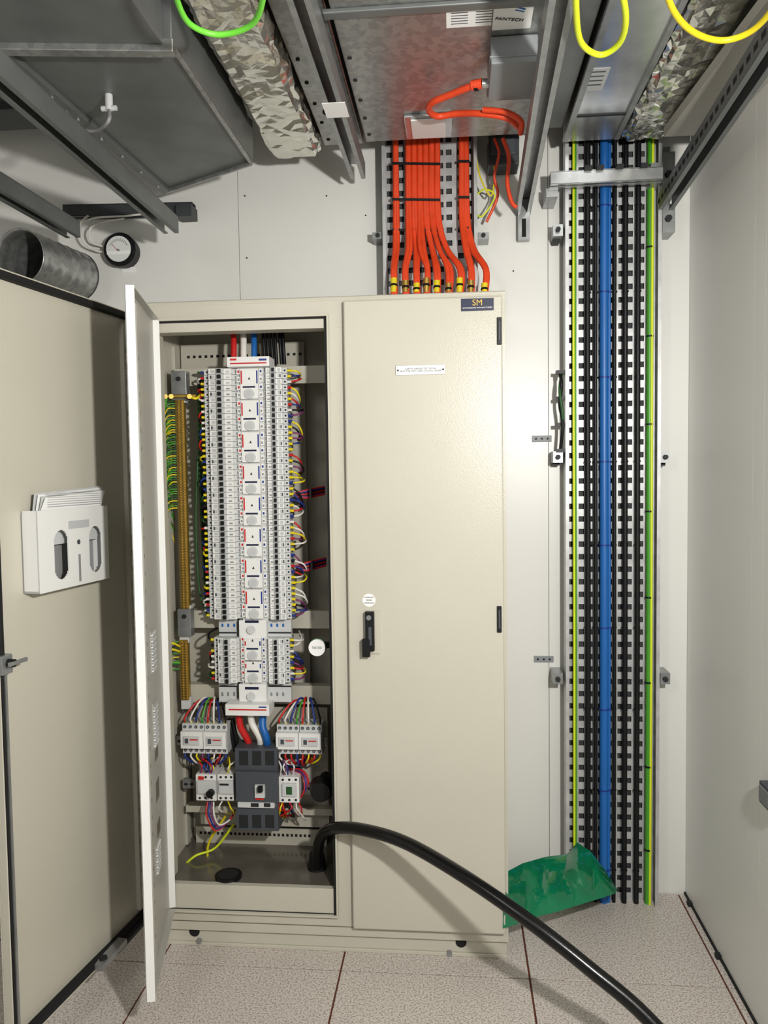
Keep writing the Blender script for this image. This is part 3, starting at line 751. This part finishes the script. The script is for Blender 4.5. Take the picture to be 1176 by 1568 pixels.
# crumpled foil insulation: coarse facets, flat shaded, so each crease catches its own reflection
def foil_duct(name,xl,xr,yE,Z,ya=-.95,seed=0):
    rnd=random.Random(seed+3)
    w=xr-xl; h=.30; r=.02; step=.021
    loop=[]
    cs=[(xr,Z),(xr,Z+h),(xl,Z+h),(xl,Z)]
    for i in range(4):
        p=cs[i];q=cs[(i+1)%4];L=math.dist(p,q);n=max(2,round(L/step))
        for k in range(n): loop.append((p[0]+(q[0]-p[0])*k/n,p[1]+(q[1]-p[1])*k/n,k==0))
    N=len(loop); ny=int((yE-ya)/step); vs=[]
    cx=(xl+xr)/2; cz=Z+h/2
    for j in range(ny+1):
        y=yE+(ya-yE)*j/ny
        for (x,z,corner) in loop:
            v=Vector((x*11,y*9,z*11+seed))
            d=noise.noise(v)*.012+rnd.uniform(0,.0065)+(.012 if corner else 0)
            if j==0: d+=.008
            dx=(cx-x)/(w/2); dz=(cz-z)/(h/2)
            ax=dx if abs(abs(dx)-1)<.02 else 0; az=dz if abs(abs(dz)-1)<.02 else 0
            vs.append((x+ax*d,y+(rnd.uniform(-.006,.006) if 0<j<ny else 0),z+az*d))
    fs=[]
    for j in range(ny):
        for i in range(N):
            a=j*N+i;b=j*N+(i+1)%N;c=(j+1)*N+(i+1)%N;d=(j+1)*N+i
            if rnd.random()<.5: fs+= [(a,b,c),(a,c,d)]
            else: fs+= [(a,b,d),(b,c,d)]
    mb=MB(); mb.add(vs,fs,'foil',False); mb.add(vs[:N],[tuple(range(N))],'foil')
    mb.box(xl+.03,xr-.03,ya,yE-.02,Z+h-.06,CZ,'galv_dull')
    return mb.build(name)
fl=H(416,246,2.67); foil_duct('foil_insulated_duct',fl.x,a_-.004,fl.y,2.67,seed=0)
fr=H(946,222,2.69); fr2=H(1020,218,2.69); foil_duct('foil_insulated_duct.001',fr.x+.006,fr2.x,fr.y,2.69,seed=9)

ZL=2.60
mb=MB(); A=H(250,292,ZL);Bb=H(388,247,ZL); Cc=H(262,60,ZL); Dd=H(0,93,ZL)
yj=Cc.y
mb.prism([(A.x,A.y,ZL),(Bb.x,Bb.y,ZL),(Bb.x-.005,yj,ZL),(A.x-.045,yj-.05,ZL)],(0,0,CZ-ZL),'galv_dull')
mb.prism([(A.x-.40,-1.3,ZL-.02),(A.x-.07,yj-.07,ZL-.02),(Bb.x-.02,yj-.02,ZL-.02),(Bb.x-.02,-1.3,ZL-.02)],(0,0,CZ-ZL+.02),'galv_dull')
mb.bar((A.x-.06,yj-.06,ZL-.02),(Bb.x,yj,ZL-.02),.03,.03,'galv')
mb.bar((A.x+.015,A.y,ZL-.006),(A.x-.03,yj-.04,ZL-.006),.03,.014,'galv_dull')
mb.bar((A.x+.01,A.y-.005,ZL-.008),(Bb.x-.005,Bb.y-.004,ZL-.008),.010,.012,'galv')
mb.bar((Bb.x-.008,Bb.y,ZL-.005),(Bb.x-.012,yj,ZL-.005),.010,.010,'galv')
for k in range(7):
    y=A.y-.08-k*.13; mb.cyl((A.x+.012-.007*k,y,ZL-.018),(A.x+.012-.007*k,y,ZL-.01),.006,'zinc',6)
mb.build('large_air_duct',bevel=.002)
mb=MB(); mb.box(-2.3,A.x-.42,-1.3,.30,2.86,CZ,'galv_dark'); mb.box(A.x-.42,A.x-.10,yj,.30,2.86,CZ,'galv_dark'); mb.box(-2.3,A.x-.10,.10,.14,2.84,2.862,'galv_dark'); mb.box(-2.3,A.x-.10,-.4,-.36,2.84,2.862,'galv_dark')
mb.build('dark_supply_duct',bevel=.002)

def strut(name,p0,p1,mt='zinc',w=.052,slots=False):
    p0=Vector(p0);p1=Vector(p1);d=(p1-p0).normalized();r=d.cross(Vector((0,0,1))).normalized()
    mb=MB()
    mb.bar(p0+Vector((0,0,w/2)),p1+Vector((0,0,w/2)),w,.003,mt)
    for s in (-1,1):
        mb.bar(p0+r*s*(w/2-.0015),p1+r*s*(w/2-.0015),.003,w,mt)
        mb.bar(p0+r*s*(w/2-.007)-Vector((0,0,w/2)),p1+r*s*(w/2-.007)-Vector((0,0,w/2)),.014,.003,mt)
        if slots:
            L=(p1-p0).length;n=int(L/.05)
            for k in range(n):
                q=p0+d*(.02+k*.05)
                mb.bar(q+r*s*(w/2+.0003),q+d*.028+r*s*(w/2+.0003),.001,.014,'dark_gap')
    return mb
def hs(pa,pb,Z): return H(*pa,Z),H(*pb,Z)
a,b=hs((548,262),(466,10),2.65); a.y=min(a.y,.42); b=b+(b-a)*.3; mb=strut('s',a,b); 
q=a+(b-a)*.42; mb.box(q.x-.03,q.x+.035,q.y-.04,q.y+.05,2.621,2.623,'label_white')
mb.build('strut_channel')
a,b=hs((801,318),(856,6),2.55); a.y=min(a.y,.44); b=b+(b-a)*.3; mb=strut('s',a,b); mb.bar((a.x,.425,2.57),(a.x,.425,Zc(800,368,.42)),.041,.03,'zinc',up=(0,1,0))
mb.bar((a.x,.408,2.5),(a.x,.408,Zc(800,364,.42)),.014,.004,'dark_gap',up=(0,1,0)); mb.build('strut_channel.001')
a,b=hs((1018,312),(1170,80),2.52); a.y=min(a.y,.44); b=b+(b-a)*.5; mb=strut('s',a,b,slots=True,mt='galv_dull'); 
mb.bar((a.x-.0,.40,2.72),(a.x,.40,a.z-.09),.04,.03,'zinc',up=(0,1,0)); mb.build('strut_channel.002')
a,b=hs((262,345),(0,112),2.45); a.y=min(a.y,.40); b=b+(b-a)*.4; mb=strut('s',a,b,mt='galv_dull'); mb.build('strut_channel.003')
a,b=hs((112,352),(0,285),2.45); a.y=min(a.y,.44); b=b+(b-a)*.6; mb=strut('s',a,b,mt='galv_dull'); mb.build('strut_channel.004')
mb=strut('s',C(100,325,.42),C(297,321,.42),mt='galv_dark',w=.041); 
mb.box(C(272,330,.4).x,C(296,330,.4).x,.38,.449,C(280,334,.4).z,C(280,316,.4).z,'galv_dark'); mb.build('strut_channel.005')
a=C(842,277,.30);b=C(1013,267,.30); z=(a.z+b.z)/2; mb=strut('s',(a.x,.30,z),(b.x,.30,z),w=.041); mb.box(a.x-.01,a.x+.03,.32,.449,z-.05,z-.02,'zinc'); mb.box(b.x-.03,b.x+.01,.32,.449,z-.02,z+.05,'zinc')
for px in (900,918,948,985): q=C(px,270,.28); mb.box(q.x-.012,q.x+.012,.26,.30,z+.018,z+.03,'zinc_dark')
mb.build('strut_channel.006')
mb=MB(); 
for pa,pb in ((232,300),(312,356)): cbox(1014,1034,pa,pb,.36,.449,'zinc'); p=C(1024,(pa+pb)/2,.35); mb.cyl((p.x,.345,p.z),(p.x,.36,p.z),.012,'zinc_dark',6)
mb.build('strut_bracket',bevel=.002)

mb=MB()
mb.prism([(SX-.17,.15,2.66),(SX-.001,.15,2.66),(SX-.001,-1.5,2.54),(SX-.17,-1.5,2.54)],(0,0,.03),'panel_back')
mb.build('ceiling_cove_panel')

mb=MB(); Zh=2.5
mb.tube([H(262,-60,Zh),H(268,-10,Zh),H(290,36,Zh),H(335,53,Zh),H(385,38,Zh),H(403,-5,Zh),H(400,-60,Zh)],.006,'greenhose',10,8)
mb.build('green_earth_loop')
mb=MB()
mb.tube([H(885,-60,Zh),H(882,10,Zh),H(890,65,Zh),H(920,84,Zh),H(950,64,Zh),H(958,20,Zh),H(940,-60,Zh)],.0065,'lime',10,8)
mb.build('yellow_earth_loop')
mb=MB()
mb.tube([H(1010,-60,Zh),H(1028,10,Zh),H(1060,48,Zh),H(1105,62,Zh),H(1150,48,Zh),H(1185,10,Zh),H(1210,-50,Zh)],.0065,'yellow',10,8)
mb.build('yellow_earth_loop.001')
mb=MB()
p=H(167,163,ZL-.03); mb.cyl((p.x,p.y,ZL-.04),(p.x,p.y,ZL),.010,'lt_grey_plastic',12); mb.cyl((p.x-.02,p.y,ZL-.035),(p.x+.02,p.y,ZL-.035),.007,'lt_grey_plastic',12)
mb.tube([(p.x,p.y,ZL-.04),H(166,185,ZL-.08),H(148,200,ZL-.08),H(118,196,ZL-.06),H(100,170,ZL-.03)],.005,'wire_grey',8)
mb.build('air_sampling_probe')
mb=MB()
mb.tube([C(135,330,.40),C(122,345,.38),C(130,372,.38),C(150,385,.42),C(165,383,.42)],.004,'wire_white',8)
mb.tube([C(190,335,.40),C(160,340,.40),C(138,350,.39),C(140,370,.40),C(160,378,.42)],.004,'wire_white',8)
mb.tube([C(125,340,.40),C(150,333,.40),C(200,330,.40),C(255,322,.40)],.004,'wire_white',8)
mb.build('pressure_sampling_tube')
ga=empty('differential_pressure_gauge'); mb=MB(); p=C(183,382,.40)
mb.cyl((p.x,.40,p.z),(p.x,.45,p.z),.063,'black_plastic',40,r1=.060); mb.cyl((p.x,.392,p.z),(p.x,.40,p.z),.058,'black_plastic',40,r1=.063)
mb.cyl((p.x,.3905,p.z),(p.x,.392,p.z),.048,'gauge_face',40); mb.box(p.x-.045,p.x+.045,.389,.391,p.z-.02,p.z-.008,'label_white')
for k in range(11):
    an=math.radians(30+12*k); mb.bar((p.x+.034*math.cos(an),.3895,p.z+.034*math.sin(an)-.005),(p.x+.042*math.cos(an),.3895,p.z+.042*math.sin(an)-.005),.001,.0015,'ink',up=(0,1,0))
mb.bar((p.x,.389,p.z-.01),(p.x-.026,.389,p.z+.02),.0012,.002,'red',up=(0,1,0))
cbox(186,206,409,417,.445,.45,'label_white')
mb.build('gauge_body',ga)
text('Pa',(p.x,.3885,p.z-.005),.012,'ink',ga,name='gauge_text')
mb=MB(); P0=C(30,392,.02);P1=C(118,424,.34); d=(P1-P0).normalized(); r=.088
a_=Vector((0,0,1)); u=d.cross(a_).normalized(); w=d.cross(u); N=40; vs=[]; J=24; L=(P1-P0).length
for j in range(J+1):
    rr=r+(.003 if j%4==0 else 0)
    for i in range(N):
        an=2*math.pi*i/N; vs.append(P0+d*(L*j/J)+(u*math.cos(an)+w*math.sin(an))*rr)
mb.add(vs,[(j*N+i,j*N+(i+1)%N,(j+1)*N+(i+1)%N,(j+1)*N+i) for j in range(J) for i in range(N)],'galv',True)
mb.add(vs[-N:],[tuple(range(N))],'galv_dark')
o_=P0+(P1-P0)*.75
mb.box(o_.x-.012,o_.x+.012,o_.y,.45,o_.z+r-.004,o_.z+r+.004,'zinc')
o=mb.build('spiral_duct'); s=o.modifiers.new('solid','SOLIDIFY'); s.thickness=.003

# ------------------------------------------------------------------ green plastic sheet
top=[(770,1338,.02),(800,1322,.16),(835,1312,.26),(868,1308,.32),(884,1290,.34),(905,1304,.33),(925,1330,.32),(945,1362,.27)]
bot=[(770,1422,-.03),(800,1412,.00),(822,1404,.02),(850,1397,.06),(880,1388,.10),(905,1380,.14),(925,1374,.18),(942,1368,.22)]
mb=MB(); nu,nv=56,22; vs=[]
def interp(L,t):
    t=t*(len(L)-1);i=min(int(t),len(L)-2);f=t-i
    return [L[i][k]*(1-f)+L[i+1][k]*f for k in range(3)]
for j in range(nv+1):
    for i in range(nu+1):
        a=interp(top,i/nu);b=interp(bot,i/nu)
        A_=C(*a);B_=C(*b)
        if B_.z<.004: B_=H(b[0],b[1],.004)
        t=j/nv; p=A_.lerp(B_,t)
        v=Vector((p.x*7,p.z*8,i*.015)); amp=math.sin(math.pi*min(1,max(0,t)))
        dd=(abs(noise.noise(v))*.10+abs(noise.noise(v*2.3))*.04)*amp
        p=p+Vector((0,-dd*.8,dd*.25)); p.z=max(p.z,.004)
        vs.append(p)
mb.add(vs,[(j*(nu+1)+i,j*(nu+1)+i+1,(j+1)*(nu+1)+i+1,(j+1)*(nu+1)+i) for j in range(nv) for i in range(nu)],'green_film',False)
o=mb.build('green_plastic_sheet')
mb=MB(); d=ray(1176,1212); t=(SX-CAM.x)/d.x; p=CAM+d*t
mb.box(SX-.022,SX,p.y-.10,p.y+.005,p.z-.03,p.z+.03,'grey_device'); mb.box(SX-.026,SX-.022,p.y-.09,p.y-.002,p.z-.022,p.z+.022,'zinc'); mb.build('wall_socket_box',bevel=.003)

# ------------------------------------------------------------------ lights
def area(name,loc,target,size,power,col=(1,1,1),shape='DISK',sy=None):
    l=bpy.data.lights.new(name,'AREA'); l.shape=shape; l.size=size; l.energy=power; l.color=col
    if sy: l.size_y=sy
    o=bpy.data.objects.new(name,l); o.location=loc
    o.rotation_euler=(Vector(target)-Vector(loc)).to_track_quat('-Z','Y').to_euler(); scene.collection.objects.link(o); return o
area('work_light',(.58,-2.2,1.95),(-.35,.2,1.5),.10,53,(1,.975,.935))
area('side_wall_fill',(-1.2,-3.0,2.9),(.2,0,1.1),.3,15,(1,.98,.95),'RECTANGLE',1.2)  # added fill with no visible source, brightens the right wall
w=bpy.data.worlds.new('world'); scene.world=w; w.use_nodes=True
w.node_tree.nodes['Background'].inputs['Color'].default_value=(1,.99,.97,1); w.node_tree.nodes['Background'].inputs['Strength'].default_value=.30
